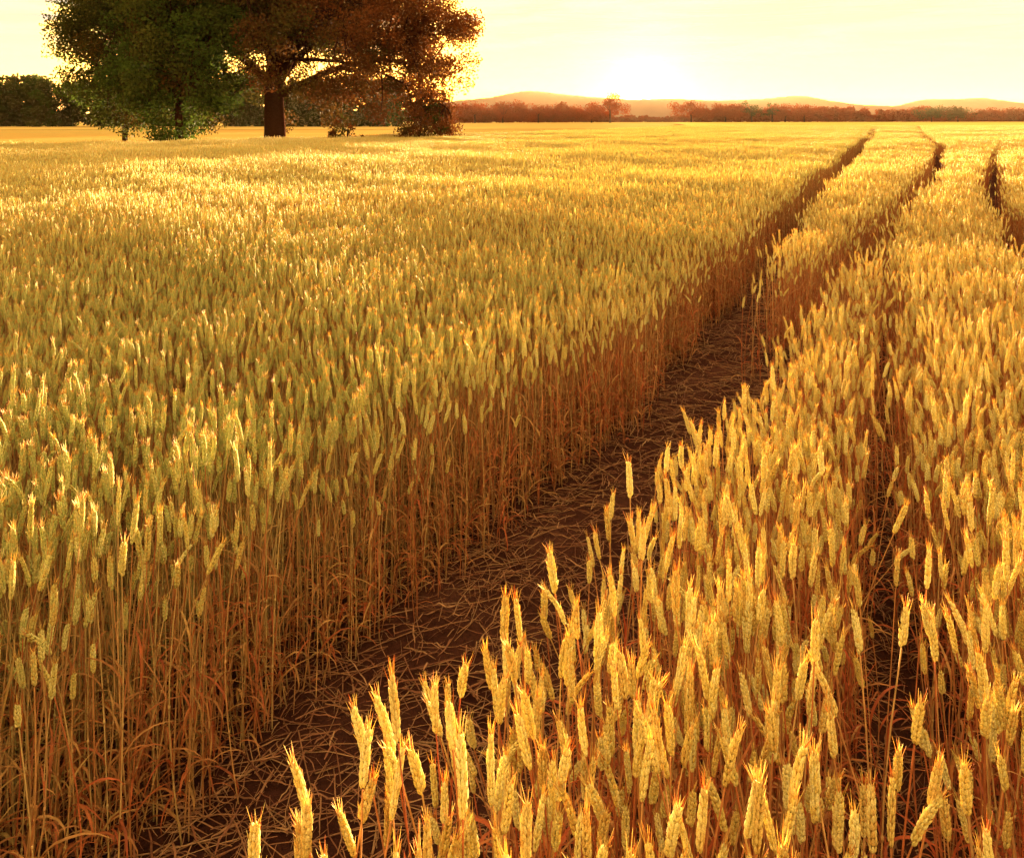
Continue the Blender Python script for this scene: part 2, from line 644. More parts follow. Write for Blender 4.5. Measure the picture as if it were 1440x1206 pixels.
# clear space round the ears that stand free
for hx, hy, *_ in HEROES[:9]:
    rest &= ~(((xs - hx) ** 2 + (ys - hy) ** 2) < .025 ** 2)

k = rest
push(xs[k], ys[k], near_var[k], .038, rng.uniform(.9, 1.15, k.sum()), near_h[k])


def add_stalk(x, y, vi, rot, s, sz, label, group):
    e = bpy.data.objects.new('wheat_stalk', None)
    e.empty_display_size = .05
    COL.objects.link(e)
    e.location = (x, y, 0)
    e.rotation_euler = rot
    e.scale = (s, s, sz)
    tag(e, label, 'wheat', group)
    st, ea, aw, lv = var_parts[vi]
    obj('stem', st, e)
    eo = obj('ear', ea, e)
    obj('awns', aw, eo)['kind'] = 'stuff'
    for q in lv:
        obj('leaf', q, e)
    return e


for hx, hy, h, lx, ly, lab in HEROES:
    add_stalk(hx - lx * .6, hy - ly * .6, int(rng.integers(NV)), (-ly * 1.0, lx * 1.0, rng.uniform(0, 6.28)), 1.22, h / .80, lab, 'wheat stalks standing in the foreground')
for i in ind_idx:
    x, y = float(xs[i]), float(ys[i])
    xb = float(np.interp(y, YB, XB))
    xl = float(np.interp(y, YL, XL))
    xr = float(np.interp(y, YR, XR))
    if x < xl + .25:
        lab = 'green-tinged wheat stalk at the front edge of the stand left of the track'
    else:
        size = 'tall' if near_h[i] > 1.06 else ('short' if near_h[i] < .90 else 'golden')
        depth = 'the bottom edge' if ear_py[i] > 1080 else ('the lower foreground' if ear_py[i] > 960 else 'the middle foreground')
        if x < xr + .10:
            lab = size + ' wheat stalk beside the bare track, in ' + depth
        elif x < (xr + xb) / 2:
            lab = size + ' wheat stalk inside the strip, nearer the track, in ' + depth
        elif x < xb - .25:
            lab = size + ' wheat stalk inside the strip, nearer the gap, in ' + depth
        elif x < xb:
            lab = size + ' wheat stalk lining the dark gap from the left, in ' + depth
        else:
            lab = size + ' wheat stalk right of the dark gap, in ' + depth
    lab = lab.replace('in the bottom', 'at the bottom')
    add_stalk(x, y, int(near_var[i]), (rng.normal(0, .045), rng.normal(0, .045), rng.uniform(0, 6.28)), float(rng.uniform(1.0, 1.2)), float(near_h[i]), lab,
              'wheat stalks standing in the foreground')

# middle distance: single stalks beside the tracks, patches elsewhere
gx, gy = np.meshgrid(np.arange(-40, 40, P1), np.arange(ND, MD, P1) + P1 / 2)
gx, gy = gx.ravel(), gy.ravel()
gk = in_view(gx, gy, 1.5)
gx, gy = gx[gk], gy[gk]
gd = edge_dist(gx, gy)
full = gd > .62
x, y = gx[full], gy[full]
n = len(x)
a = np.stack([x + rng.normal(0, .05, n), y + rng.normal(0, .05, n), NV + N1 + rng.integers(0, NP1, n), 0 * x, 0 * x,
              rng.integers(0, 4, n) * PI / 2 + rng.normal(0, .1, n), np.ones(n) * 1.05, height_at(x, y)], 1)
pts.append(a)
part_ = (gd <= .62) & (gd > -.75)
x = np.repeat(gx[part_], int(300 * P1 * P1)) + rng.uniform(-P1 / 2, P1 / 2, part_.sum() * int(300 * P1 * P1))
y = np.repeat(gy[part_], int(300 * P1 * P1)) + rng.uniform(-P1 / 2, P1 / 2, part_.sum() * int(300 * P1 * P1))
k = edge_dist(x, y) > rng.uniform(-.02, .1, len(x))
x, y = x[k], y[k]
push(x, y, NV + rng.integers(0, N1, len(x)), .05, np.ones(len(x)), height_at(x, y) * (1 + rng.normal(0, .055, len(x))))
# far
FD = 135.0
gx, gy = np.meshgrid(np.arange(-40, 92, P0), np.arange(MD, FD, P0) + P0 / 2)
gx, gy = gx.ravel(), gy.ravel()
gk = in_view(gx, gy, 2.5)
gx, gy = gx[gk], gy[gk]
gd = edge_dist(gx, gy)
full = gd > .75
x, y = gx[full], gy[full]
n = len(x)
pts.append(np.stack([x, y, NV + N1 + NP1 + rng.integers(0, NP0, n), 0 * x, 0 * x,
                     rng.integers(0, 4, n) * PI / 2 + rng.normal(0, .1, n), np.ones(n) * 1.06, height_at(x, y) * rng.uniform(.97, 1.03, n)], 1))
part_ = (gd <= .75) & (gd > -1.6)
kk = int(120 * P0 * P0)
x = np.repeat(gx[part_], kk) + rng.uniform(-P0 / 2, P0 / 2, part_.sum() * kk)
y = np.repeat(gy[part_], kk) + rng.uniform(-P0 / 2, P0 / 2, part_.sum() * kk)
k = edge_dist(x, y) > rng.uniform(0, .15, len(x))
x, y = x[k], y[k]
push(x, y, NV + rng.integers(0, N1, len(x)), .05, np.ones(len(x)) * 1.3, height_at(x, y) * (1 + rng.normal(0, .055, len(x))))

A = np.concatenate(pts)
print('wheat instances', len(A))
me = bpy.data.meshes.new('wheat_crop')
me.vertices.add(len(A))
co = np.zeros((len(A), 3), np.float32)
co[:, :2] = A[:, :2]
me.vertices.foreach_set('co', co.ravel())
me.attributes.new('vi', 'INT', 'POINT').data.foreach_set('value', A[:, 2].astype(np.int32))
me.attributes.new('rot', 'FLOAT_VECTOR', 'POINT').data.foreach_set('vector', A[:, 3:6].astype(np.float32).ravel())
me.attributes.new('scl', 'FLOAT_VECTOR', 'POINT').data.foreach_set('vector', np.stack([A[:, 6], A[:, 6], A[:, 7]], 1).astype(np.float32).ravel())
crop = obj('wheat_crop', me)
tag(crop, 'dense golden wheat crop filling the field on both sides of the track', 'wheat', kind='stuff')
ng = bpy.data.node_groups.new('plant_wheat', 'GeometryNodeTree')
ng.interface.new_socket('Geometry', in_out='INPUT', socket_type='NodeSocketGeometry')
ng.interface.new_socket('Geometry', in_out='OUTPUT', socket_type='NodeSocketGeometry')
gi = ng.nodes.new('NodeGroupInput')
go = ng.nodes.new('NodeGroupOutput')
ci = ng.nodes.new('GeometryNodeCollectionInfo')
ci.inputs['Collection'].default_value = protos
ci.inputs['Separate Children'].default_value = True
ci.inputs['Reset Children'].default_value = True
ip = ng.nodes.new('GeometryNodeInstanceOnPoints')
ip.inputs['Pick Instance'].default_value = True


def named(nm, ty):
    n = ng.nodes.new('GeometryNodeInputNamedAttribute')
    n.data_type = ty
    n.inputs['Name'].default_value = nm
    return [o for o in n.outputs if o.enabled and o.name == 'Attribute'][0]


ng.links.new(gi.outputs[0], ip.inputs['Points'])
ng.links.new(ci.outputs[0], ip.inputs['Instance'])
ng.links.new(named('vi', 'INT'), ip.inputs['Instance Index'])
e2r = ng.nodes.new('FunctionNodeEulerToRotation')
ng.links.new(named('rot', 'FLOAT_VECTOR'), e2r.inputs[0])
ng.links.new(e2r.outputs[0], ip.inputs['Rotation'])
ng.links.new(named('scl', 'FLOAT_VECTOR'), ip.inputs['Scale'])
ng.links.new(ip.outputs[0], go.inputs[0])
md = crop.modifiers.new('plant', 'NODES')
md.node_group = ng

# ------------------------------------------------------------------ ground
def soil_mat():
    m, t = newmat('soil')
    o = N(t, 'ShaderNodeOutputMaterial')
    geo = N(t, 'ShaderNodeNewGeometry')
    n1 = N(t, 'ShaderNodeTexNoise', i_Scale=2.2, i_Detail=5.0, i_Roughness=.6)
    n2 = N(t, 'ShaderNodeTexNoise', i_Scale=34.0, i_Detail=6.0, i_Roughness=.65)
    for n_ in (n1, n2):
        link(t, geo.outputs['Position'], n_.inputs['Vector'])
    c = ramp(t, n1.outputs[0], [(.3, (.042, .015, .012)), (.55, (.070, .027, .020)), (.75, (.11, .046, .034))])
    f = N(t, 'ShaderNodeMapRange', i_From_Min=.3, i_From_Max=.7, i_To_Min=.7, i_To_Max=1.25)
    link(t, n2.outputs[0], f.inputs[0])
    vm = N(t, 'ShaderNodeVectorMath', operation='SCALE')
    link(t, c, vm.inputs[0])
    link(t, f.outputs[0], vm.inputs['Scale'])
    p = N(t, 'ShaderNodeBsdfPrincipled')
    p.inputs['Roughness'].default_value = .95
    p.inputs['Specular IOR Level'].default_value = 0.0
    link(t, vm.outputs[0], p.inputs['Base Color'])
    b = N(t, 'ShaderNodeBump', i_Strength=1.0, i_Distance=.035)
    link(t, n2.outputs[0], b.inputs['Height'])
    link(t, b.outputs[0], p.inputs['Normal'])
    link(t, p.outputs[0], o.inputs['Surface'])
    return m


M_SOIL = soil_mat()
gx = np.concatenate([[-4500, -2500, -1200, -600, -300, -150, -80, -40, -20, -12, -8], np.arange(-5, 6.5, .045), [8, 12, 20, 40, 80, 150, 300, 600, 1200, 2500, 4500]])
gy = np.concatenate([[-280, -100, -40, -15, -5, -1], np.arange(.5, 12.6, .05), [14, 17, 22, 30, 45, 70, 110, 180, 300, 500, 900, 1600, 2800, 4000, 5000]])
X, Y = np.meshgrid(gx, gy)


def vnoise(x, y, seed):
    q = np.zeros_like(x)
    rr = np.random.default_rng(seed)
    for s in (1.1, 2.3, 4.7, 9.0, 17., 31.):
        a = rr.uniform(0, 6.28, 4)
        th = rr.uniform(0, 6.28)
        u = x * math.cos(th) + y * math.sin(th)
        v = -x * math.sin(th) + y * math.cos(th)
        q += (np.sin(u * s + a[0] + 1.7 * np.sin(v * s * .7 + a[1])) * np.sin(v * s + a[2] + 1.3 * np.sin(u * s * .6 + a[3]))) / s ** .8
    return q


near = np.clip((13.5 - Y) / 3, 0, 1) * np.clip((7 - np.abs(X)) / 2, 0, 1)
Z = near * .020 * vnoise(X, Y, 3)
xm = (np.interp(Y, YL, XL) + np.interp(Y, YR, XR)) / 2
Z -= near * .025 * np.exp(-((X - xm) / .3) ** 2)                 # wheel rut
V = np.stack([X, Y, Z], -1).reshape(-1, 3)
ny, nx = X.shape
idx = np.arange(nx * ny).reshape(ny, nx)
F = np.stack([idx[:-1, :-1], idx[:-1, 1:], idx[1:, 1:], idx[1:, :-1]], -1).reshape(-1, 4)
gm = bpy.data.meshes.new('ground')
gm.from_pydata(V.tolist(), [], F.tolist())
gm.polygons.foreach_set('use_smooth', np.full(len(F), True))
gm.materials.append(M_SOIL)
tag(obj('ground', gm), 'dark reddish brown soil of the field and track', kind='structure')


# ------------------------------------------------------------------ fields beyond the wheat
def field_mat(name, a, b, scale, bump=.4):
    m, t = newmat(name)
    o = N(t, 'ShaderNodeOutputMaterial')
    geo = N(t, 'ShaderNodeNewGeometry')
    mp = N(t, 'ShaderNodeMapping')
    mp.inputs['Scale'].default_value = scale
    link(t, geo.outputs['Position'], mp.inputs[0])
    n1 = N(t, 'ShaderNodeTexNoise', i_Scale=1.0, i_Detail=5.0, i_Roughness=.6)
    link(t, mp.outputs[0], n1.inputs['Vector'])
    c = ramp(t, n1.outputs[0], [(.35, a), (.65, b)])
    n2 = N(t, 'ShaderNodeTexNoise', i_Scale=1.5, i_Detail=4.0)
    link(t, geo.outputs['Position'], n2.inputs['Vector'])
    p = N(t, 'ShaderNodeBsdfPrincipled')
    p.inputs['Roughness'].default_value = .9
    p.inputs['Specular IOR Level'].default_value = 0.0
    link(t, c, p.inputs['Base Color'])
    bm = N(t, 'ShaderNodeBump', i_Strength=bump, i_Distance=.3)
    link(t, n2.outputs[0], bm.inputs['Height'])
    link(t, bm.outputs[0], p.inputs['Normal'])
    link(t, p.outputs[0], o.inputs['Surface'])
    return m


def sheet(name, loop, z, mat, label):
    me = bpy.data.meshes.new(name)
    me.from_pydata([(x, y, z) for x, y in loop], [], [tuple(range(len(loop)))])
    me.materials.append(mat)
    return tag(obj(name, me), label, kind='structure')


M_STUB = field_mat('stubble', (.46, .25, .07), (.36, .30, .10), (.02, .09, 1))
M_PALE = field_mat('pale_crop', (.50, .36, .12), (.42, .28, .09), (.004, .02, 1))
M_FARW = field_mat('far_wheat', (.62, .44, .13), (.52, .34, .09), (.02, .05, 1), .3)
sheet('stubble_field', [(-200, 20), (-40, 29.5), (-20, 35.5), (-13.5, 46), (-3.65, 59.5), (7.7, 79.5), (25, 120), (25, 150), (-200, 130)], .03, M_STUB, 'ochre stubble field behind the big tree')
sheet('pale_field', [(-400, 110), (-200, 130), (25, 150), (45, 215), (75, 290), (170, 315), (900, 315), (900, 640), (-900, 640)], .07, M_PALE, 'pale yellow field at the horizon')
me = bpy.data.meshes.new('far_wheat_field')
lp = [(29.5, 133), (60, 300), (160, 329), (430, 329), (180, 133)]
me.from_pydata([(x, y, .74) for x, y in lp], [],
               [tuple(range(5))])
me.materials.append(M_FARW)
tag(obj('far_wheat_field', me), 'far end of the golden wheat field below the hedges', kind='structure')

# ------------------------------------------------------------------ straw on the track
rs = np.random.default_rng(23)


def straw_shape(L, rad, r):
    mb = MB()
    k = r.normal(0, .10)
    P = [(-L / 2, 0, 0), (-L / 6, k * L * .5, r.uniform(0, .008)), (L / 6, k * L * .6, r.uniform(0, .012)), (L / 2, r.uniform(-.1, .1) * L, r.uniform(0, .01))]
    tube(mb, P, [rad, rad, rad * .9, rad * .6], 4, r.random(), 0)
    return mb


def track_point(r, y0, y1):
    y = y0 + (y1 - y0) * r.random() ** 1.6
    a, b = np.interp(y, YL, XL), np.interp(y, YR, XR)
    return a + (b - a) * r.uniform(-.22, 1.0), y


straw_me = [straw_shape(rs.uniform(.10, .30), rs.uniform(.0014, .0028), rs).mesh('straw', [M_STRAW]) for _ in range(14)]


def ground_z(x, y):
    x_, y_ = np.array([[x]]), np.array([[y]])
    m_ = (np.interp(y, YL, XL) + np.interp(y, YR, XR)) / 2
    return float(.020 * vnoise(x_, y_, 3)[0, 0] - .025 * math.exp(-((x - m_) / .3) ** 2))


BIG = [(-.30, 2.72, .35, .34, 'long pale straw lying slanted at the foot of the left wheat'),
       (-.72, 2.28, .9, .26, 'pale straw lying at the foot of the leaning ear'),
       (-.10, 2.42, .02, .36, 'long straw lying crosswise below the upright red-tipped ear')]
for x, y, a, L, lab in BIG:
    o = obj('straw', straw_shape(L, .0038, rs).mesh('straw', [M_STRAW]))
    o.location = (x, y, ground_z(x, y) + .008)
    o.rotation_euler = (0, .03, a)
    tag(o, lab, 'straw', 'straws lying on the track')
for i in range(150):
    x, y = track_point(rs, 2.0, 6.5)
    o = obj('straw', straw_me[i % 14])
    o.location = (x, y, ground_z(x, y) + .006)
    o.rotation_euler = (0, rs.normal(0, .06), rs.normal(.1, .75) if rs.random() < .6 else rs.uniform(0, 6.28))
    tag(o, ['pale dry straw on the trodden soil at the near end of the track', 'pale dry straw on the trodden soil in the middle of the track', 'pale dry straw on the trodden soil farther up the track'][0 if y < 3 else (1 if y < 4.3 else 2)], 'straw', 'straws lying on the track')
lit = MB()
for i in range(11800):
    if i < 11000:
        x, y = track_point(rs, 1.4, 15)
    else:
        y = rs.uniform(.9, 5)
        x = float(np.interp(y, YB, XB)) + rs.normal(0, .10)
    if rs.random() < .45:                                         # flat torn leaf blade
        L, n_ = rs.uniform(.05, .20), 6
        hd, p, pp = rs.normal(0, .5), np.array([-L / 2, 0, 0]), []
        for j in range(n_):
            pp.append(p.copy())
            p = p + np.array([math.cos(hd), math.sin(hd), 0]) * L / n_
            p[2] = abs(rs.normal(0, .008))
            hd += rs.normal(0, .14)
        w_ = rs.uniform(.0010, .0030) * (1 if y < 8 else 1.4)
        q = MB()
        ribbon(q, pp, [w_ * f for f in (.5, 1, 1, .9, .6, .15)], np.array([0, 1, rs.normal(0, .5)]), rs.random(), 0, fold=rs.uniform(0, .8))
    else:
        q = straw_shape(rs.uniform(.05, .26) * (1 if y < 8 else 1.3), rs.uniform(.0009, .0024) * (1 if y < 8 else 1.5), rs)
    a = rs.normal(.1, .8) if rs.random() < .5 else rs.uniform(0, 6.28)
    tl = rs.normal(0, .12)
    c_, s_, z = math.cos(a), math.sin(a), ground_z(x, y) + rs.uniform(.002, .02 + .004 * y)
    M = np.eye(4)
    M[:3, :3] = np.array([[c_ * math.cos(tl), -s_, 0], [s_ * math.cos(tl), c_, 0], [math.sin(tl), 0, 1]])
    M[:3, 3] = (x, y, z)
    lit.merge(q, M, rs.random())
tag(obj('straw_litter', lit.mesh('straw_litter', [M_STRAW])), 'thin litter of broken straw over the track', 'straw', kind='stuff')

# ------------------------------------------------------------------ trees
def leaf_mat(name, stops, trans=.28):
    return plant_mat(name, stops, trans=trans, vary=False, rough=.8, grain=1.5, spec=.03)


M_BARK = plant_mat('bark', [(0, (.034, .014, .010)), (.5, (.046, .019, .013)), (1, (.030, .012, .009))], trans=0, rough=1.0, grain=9, spec=0.0)
M_LRED = leaf_mat('glow_russet_leaves', [(0, (.034, .046, .008)), (.3, (.050, .046, .009)), (.55, (.075, .036, .009)), (.8, (.11, .036, .010)), (1, (.15, .042, .011))])  # russet end holds the warm sun glow, painted into the leaf colour
M_LGRN = leaf_mat('green_leaves', [(0, (.036, .060, .009)), (.5, (.050, .078, .012)), (1, (.066, .064, .013))])
M_FAR = leaf_mat('glow_red_hedge_leaves', [(0, (.20, .034, .010)), (.5, (.23, .045, .012)), (1, (.15, .038, .010))], .15)  # red-orange glare of the low sun painted into these leaves
M_FARG = leaf_mat('wood_leaves', [(0, (.030, .052, .010)), (.5, (.050, .044, .012)), (1, (.028, .058, .010))], .3)


def leaf_cloud(mb, centers, radii, counts, size, r, flat=.8, glow_span=None):
    """many small folded leaf faces spread through the clumps"""
    for c, rad, n in zip(centers, radii, counts):
        q = r.normal(0, 1, (n, 3))
        q /= np.linalg.norm(q, axis=1)[:, None]
        q *= (r.random((n, 1)) ** .45) * rad
        q[:, 2] *= flat
        P = q + c
        a = r.normal(0, 1, (n, 3))
        a[:, 2] -= .5
        a /= np.linalg.norm(a, axis=1)[:, None]
        b = np.cross(a, r.normal(0, 1, (n, 3)))
        b /= np.linalg.norm(b, axis=1)[:, None]
        s = (r.uniform(.6, 1.3, n) * size)[:, None]
        A_ = P - a * s * .7
        B_ = P + b * s * .42
        C_ = P + a * s * .7
        D_ = P - b * s * .42
        V = np.stack([A_, B_, C_, D_], 1).reshape(-1, 3)
        base = np.arange(n) * 4
        F = np.stack([base, base + 1, base + 2, base + 3], 1)
        k0 = r.random() if glow_span is None else np.clip(.5 + c[0] / glow_span + r.normal(0, .16), 0, 1)  # clumps redden toward the sun side: its glow put into leaf tone
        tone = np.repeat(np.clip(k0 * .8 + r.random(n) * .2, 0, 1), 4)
        mb.add(V, F, tone)


def curve_pts(a, b, r, sag=0., n=6, wob=.06):
    a, b = np.asarray(a, float), np.asarray(b, float)
    L = np.linalg.norm(b - a)
    t = np.linspace(0, 1, n)[:, None]
    P = a + (b - a) * t
    P += np.sin(PI * t) * r.normal(0, wob * L, 3)
    P[:, 2] += np.sin(PI * t[:, 0]) * sag * L
    return P


def make_tree(name, loc, label, cat, group, trunk_r, fork_h, limbs, clumps, leaf_size, leafmat, seed, per=150, trunk_lean=(0, 0), glow_span=None):
    """clumps: list of (x, y, z, radius) relative to loc"""
    r = np.random.default_rng(seed)
    e = bpy.data.objects.new(name, None)
    e.location = loc
    COL.objects.link(e)
    tag(e, label, cat, group)
    tk = MB()
    zs = np.array([-.1, .15, .5, 1.2, fork_h * .6, fork_h, fork_h * 1.6])
    P = np.stack([trunk_lean[0] * zs / fork_h + .04 * np.sin(zs * 1.3), trunk_lean[1] * zs / fork_h, zs], 1)
    rad = trunk_r * np.array([1.5, 1.2, 1.05, 1, .92, .85, .5])
    tube(tk, P, rad, 10, .3)
    obj('trunk', tk.mesh('trunk', [M_BARK]), e)
    top = P[-2]
    lp = []
    for (tx, ty, tz, rr) in limbs:
        lm = MB()
        s = P[-2] + (P[-1] - P[-2]) * r.uniform(-.5, .9)
        Q = curve_pts(s, (tx, ty, tz), r, sag=.10, n=9, wob=.05)
        tube(lm, Q, np.linspace(rr, rr * .25, 9), 7, r.random())
        lp.append(Q)
        obj('limb', lm.mesh('limb', [M_BARK]), e)
    br = MB()
    allp = np.concatenate(lp) if lp else P
    cl = np.array(clumps)
    for c in cl:
        d = np.linalg.norm(allp - c[:3], axis=1)
        # join the clump to the skeleton from a point a bit nearer to the trunk
        j = int(np.argmin(d + .25 * np.linalg.norm(allp - top, axis=1)))
        Q = curve_pts(allp[j], c[:3], r, sag=.06, n=5, wob=.06)
        tube(br, Q, np.linspace(.05 * trunk_r / .6, .012, 5), 4, r.random(), cap=False)
    obj('branches', br.mesh('branches', [M_BARK]), e)
    lf = MB()
    leaf_cloud(lf, cl[:, :3], cl[:, 3], [max(30, int(per * (q / 1.2) ** 2)) for q in cl[:, 3]], leaf_size, r, glow_span=glow_span)
    obj('crown', lf.mesh('crown', [leafmat], smooth=False), e)
    return e


rt = np.random.default_rng(5)
# the big russet tree: crown 24 m across, spreading low
TY = 48.0
cl = []
while len(cl) < 960:
    x, y, z = rt.uniform(-12.5, 12.5), rt.uniform(-9, 9), rt.uniform(1.6, 17)
    top_r = np.interp(z, [1.6, 3, 5, 9, 13, 17], [.80, .93, 1.0, .98, .75, .25])
    q = math.hypot(x / 12.0, y / 9.0) / top_r
    if q > 1 or q < .25 * rt.random():
        continue
    if q < .55 and z < 6.2 and rt.random() < .88:                  # open space round the trunk under the crown
        continue
    if z < 3.0 and rt.random() < .62:
        continue
    if abs(x) < 1.3 and y < 1 and z < 6.6:                           # trunk shows below the crown
        continue
    if rt.random() < .40 and 2.0 < z < 5.8:
        continue
    cl.append((x, y, z, rt.uniform(.65, 1.35)))
for k in range(26):                                                # right end hangs to the ground
    cl.append((rt.uniform(8.2, 10.6), rt.uniform(-2, 2), rt.uniform(.9, 3.4), rt.uniform(.6, .95)))
limbs = [(8, -2, 6.5, .30), (10, 2, 4.5, .24), (5, -5, 7.5, .26), (2, 2, 12, .34), (-4, -3, 8, .3), (-8, 1, 6, .27), (-10, -1, 4.6, .2),
         (-3, 5, 9.5, .28), (4, 6, 9, .26), (7, 0, 10, .28), (-6, 0, 11, .28), (0, -6, 9, .24), (10.2, 0, 2.6, .14)]
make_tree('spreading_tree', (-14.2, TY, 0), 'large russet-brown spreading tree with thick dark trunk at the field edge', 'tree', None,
          .62, 4.2, limbs, cl, .125, M_LRED, 31, per=430, glow_span=20.0)
# the green tree in front of its left half
cl = []
while len(cl) < 240:
    x, y, z = rt.uniform(-4, 4.4), rt.uniform(-3.2, 3.2), rt.uniform(.55, 11)
    w = np.interp(z, [.7, 1.6, 2.6, 4, 7, 11], [.34, .62, .85, 1, .95, .4])
    if math.hypot(x / 3.6, y / 3.0) > w:
        continue
    cl.append((x, y, z, rt.uniform(.5, 1.0)))
make_tree('leafy_tree', (-17.1, 41.2, 0), 'dense dark green tree drooping to the ground before the russet crown', 'tree', None,
          .20, 2.4, [(2, 1, 6, .1), (-2, 0, 5.5, .1), (0, -1, 8, .12), (1, -1, 4, .08)], cl, .12, M_LGRN, 33, per=460)
# left shoulder of foliage, dark green
cl = []
while len(cl) < 130:
    x, y, z = rt.uniform(-5, 4), rt.uniform(-3, 3), rt.uniform(2.9, 12)
    w = np.interp(z, [2.9, 4.4, 8, 12], [.6, 1, .95, .4])
    if math.hypot((x + .3) / 4.2, y / 3.2) > w or rt.random() < .25:
        continue
    cl.append((x, y, z, rt.uniform(.5, 1.05)))
make_tree('young_tree', (-24.6, 51, 0), 'ragged-edged green and brown tree at the left end of the crown', 'tree', None,
          .16, 2.6, [(-3, 0, 6, .1), (2, 0, 7, .1), (0, 1, 9, .1), (-3, -1, 4.6, .08)], cl, .12, M_LGRN, 35, per=300)


def bush(name, loc, w, h, n, mat, label, seed, leaf=.13, per=120):
    r = np.random.default_rng(seed)
    cl = []
    while len(cl) < n:
        x, y, z = r.uniform(-w, w), r.uniform(-w * .7, w * .7), r.uniform(.3, h)
        if (x / w) ** 2 + ((z - h * .45) / (h * .6)) ** 2 > 1:
            continue
        cl.append((x, y, z, r.uniform(.28, .5)))
    make_tree(name, loc, label, 'bush', None, .05, .4, [(w * .5, 0, h * .6, .03), (-w * .5, 0, h * .6, .03), (0, 0, h * .7, .03)], cl, leaf, mat, seed + 1, per=per)


bush('bush', (-9.9, 48.2, 0), .95, 2.1, 16, M_LRED, 'small dark bush under the crown right of the trunk', 51)
bush('bush', (-5.2, 47.4, 0), 1.55, 3.2, 40, M_LRED, 'tall russet bush below the right end of the big tree', 53)

# wood on the left horizon, one mass
rw = np.random.default_rng(77)
wood = MB()
for k in range(70):
    x = -150 + 122 * (k + rw.random()) / 70
    y = rw.uniform(195, 225)
    hgt = rw.uniform(10.0, 12.5)
    wd = rw.uniform(3, 5)
    n = 26
    cs = np.stack([rw.normal(0, wd * .5, n) + x, rw.normal(0, 2, n) + y, rw.uniform(.6, hgt, n)], 1)
    leaf_cloud(wood, cs, rw.uniform(1.0, 2.0, n), [95] * n, .55, rw)
    tube(wood, [(x, y, 0), (x, y, hgt * .8)], [.3, .1], 5, .9)
tag(obj('woodland', wood.mesh('woodland', [M_FARG], smooth=False)), 'low dark green wood along the left horizon', 'woodland', kind='stuff')


def hedge_mass(name, x0, x1, y0, y1, h0, h1, n, size, seed, label):
    r = np.random.default_rng(seed)
    mb = MB()
    for k in range(n):
        t = (k + r.random()) / n
        x, y = x0 + (x1 - x0) * t, y0 + (y1 - y0) * t + r.normal(0, 3)
        h = r.uniform(h0, h1) * (1 + .3 * math.sin(t * 40 + seed) * math.sin(t * 17))
        m_ = 10
        w = abs(x1 - x0) / n * 1.2
        cs = np.stack([r.normal(0, w, m_) + x, r.normal(0, 2, m_) + y, r.uniform(.2, 1, m_) * h], 1)
        leaf_cloud(mb, cs, r.uniform(.25, .5, m_) * h, [110] * m_, size, r)
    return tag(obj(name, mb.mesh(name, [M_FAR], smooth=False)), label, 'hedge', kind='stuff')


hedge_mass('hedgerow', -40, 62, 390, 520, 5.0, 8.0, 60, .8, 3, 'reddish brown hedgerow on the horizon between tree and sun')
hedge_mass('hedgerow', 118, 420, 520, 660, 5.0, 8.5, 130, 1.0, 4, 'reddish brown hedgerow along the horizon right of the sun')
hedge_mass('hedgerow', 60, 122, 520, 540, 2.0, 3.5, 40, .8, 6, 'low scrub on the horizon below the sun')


def far_tree(loc, h, w, mat, label, seed):
    r = np.random.default_rng(seed)
    n = 26
    cl = [(r.normal(0, w * .42), r.normal(0, w * .3), h * r.uniform(.35, .95), r.uniform(.16, .28) * w + .3) for _ in range(n)]
    make_tree('distant_tree', loc, label, 'tree', 'trees on the far horizon', .04 * h, h * .3,
              [(w * .3, 0, h * .7, .02 * h), (-w * .3, 0, h * .65, .02 * h), (0, 0, h * .8, .02 * h)], cl, .55, mat, seed, per=18)


def wx(px, d):
    return (px - 720) * d / 1130


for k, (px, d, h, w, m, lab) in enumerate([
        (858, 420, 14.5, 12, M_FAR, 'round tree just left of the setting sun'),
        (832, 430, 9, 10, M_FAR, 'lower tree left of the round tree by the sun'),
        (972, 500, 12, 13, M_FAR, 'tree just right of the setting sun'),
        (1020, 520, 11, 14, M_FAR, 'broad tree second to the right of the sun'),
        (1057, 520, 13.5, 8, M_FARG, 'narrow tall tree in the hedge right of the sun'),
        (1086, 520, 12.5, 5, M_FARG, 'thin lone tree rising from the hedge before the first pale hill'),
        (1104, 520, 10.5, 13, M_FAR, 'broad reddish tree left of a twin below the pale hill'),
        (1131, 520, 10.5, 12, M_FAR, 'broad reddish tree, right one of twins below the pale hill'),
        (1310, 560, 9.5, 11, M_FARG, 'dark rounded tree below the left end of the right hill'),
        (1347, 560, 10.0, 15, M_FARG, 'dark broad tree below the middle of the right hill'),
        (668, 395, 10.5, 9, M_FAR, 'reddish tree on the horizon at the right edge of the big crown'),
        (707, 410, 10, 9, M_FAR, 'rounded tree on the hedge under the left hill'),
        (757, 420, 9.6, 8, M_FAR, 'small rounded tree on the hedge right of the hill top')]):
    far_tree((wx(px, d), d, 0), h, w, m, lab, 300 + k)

# ------------------------------------------------------------------ hills
M_HILL = field_mat('hill', (.09, .060, .065), (.13, .085, .08), (.004, .004, .004), .2)


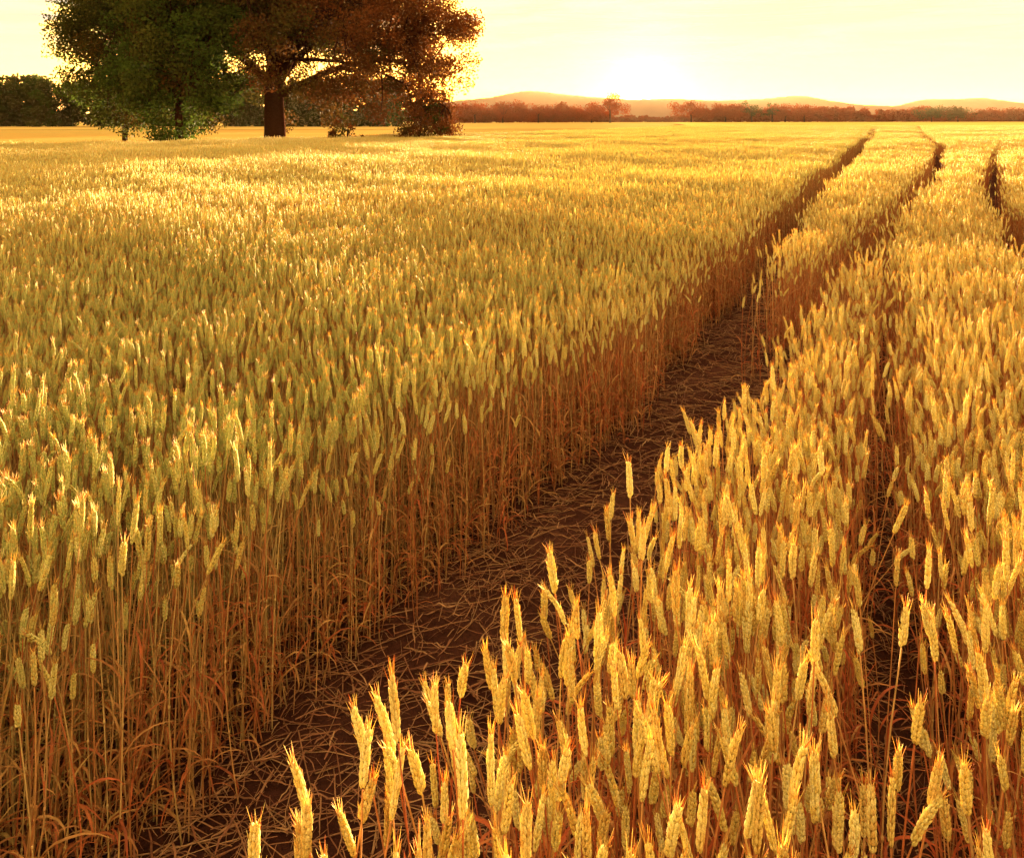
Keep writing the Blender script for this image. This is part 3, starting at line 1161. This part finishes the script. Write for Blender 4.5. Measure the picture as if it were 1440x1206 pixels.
def hills(name, y0, prof, label, depth=700):
    """prof: (pixel x, height m) along a ridge at distance y0"""
    px = np.array([p[0] for p in prof], float)
    hz = np.array([p[1] for p in prof], float)
    xs_ = np.arange(px[0], px[-1] + 1, 4.0)
    hs_ = np.interp(xs_, px, hz)
    ker = np.hanning(9)
    hs_ = np.convolve(np.pad(hs_, 4, mode='edge'), ker / ker.sum(), 'valid')
    hs_ += rw.normal(0, .8, len(xs_)) * np.clip(hs_ / 20, 0, 1)
    V, F = [], []
    rows = [(-1.0, -2.0, 0), (-.6, 0, .35), (-.25, 0, .82), (0, 0, 1.0), (.5, 0, .6), (1.0, -2, 0)]
    n = len(xs_)
    for dy, dz, s in rows:
        for x, h in zip(xs_, hs_):
            V.append((wx(x, y0), y0 + dy * depth * .5 + rw.normal(0, 6), h * s + dz))
    for j in range(len(rows) - 1):
        for i in range(n - 1):
            a = j * n + i
            F.append((a, a + 1, a + n + 1, a + n))
    me = bpy.data.meshes.new(name)
    me.from_pydata(V, [], F)
    me.materials.append(M_HILL)
    me.polygons.foreach_set('use_smooth', np.full(len(F), True))
    return tag(obj(name, me), label, kind='structure')


HS = 3600 / 1130
hills('hills', 3600, [(-500, 25), (200, 30), (560, 14 * HS), (640, 27 * HS), (690, 31 * HS), (720, 38 * HS), (745, 41 * HS), (775, 38 * HS), (830, 32 * HS), (880, 29 * HS),
                      (940, 30 * HS), (1010, 27 * HS), (1070, 29 * HS), (1105, 33 * HS), (1130, 34 * HS), (1160, 28 * HS), (1210, 21 * HS), (1260, 19 * HS), (1275, 23 * HS),
                      (1300, 29 * HS), (1340, 29 * HS), (1385, 31 * HS), (1410, 27 * HS), (1450, 23 * HS), (1560, 30 * HS), (1800, 24 * HS), (2000, 20)],
      'pale hazy hills along the horizon')

# ------------------------------------------------------------------ haze
HAZE = True
if HAZE:
    x0, x1, y0, y1, z0, z1 = -5200, 5200, -320, 5300, -6, 150
    V = [(x, y, z) for z in (z0, z1) for y in (y0, y1) for x in (x0, x1)]
    me = bpy.data.meshes.new('haze')
    me.from_pydata(V, [], [(0, 2, 3, 1), (4, 5, 7, 6), (0, 1, 5, 4), (2, 6, 7, 3), (0, 4, 6, 2), (1, 3, 7, 5)])
    m, t = newmat('haze')
    o = N(t, 'ShaderNodeOutputMaterial')
    pv = N(t, 'ShaderNodeVolumePrincipled')
    pv.inputs['Color'].default_value = (1.0, .70, .46, 1)
    pv.inputs['Density'].default_value = 0.32e-4
    pv.inputs['Anisotropy'].default_value = .3
    link(t, pv.outputs[0], o.inputs['Volume'])
    me.materials.append(m)
    tag(obj('haze', me), 'warm evening haze over the fields', kind='stuff')
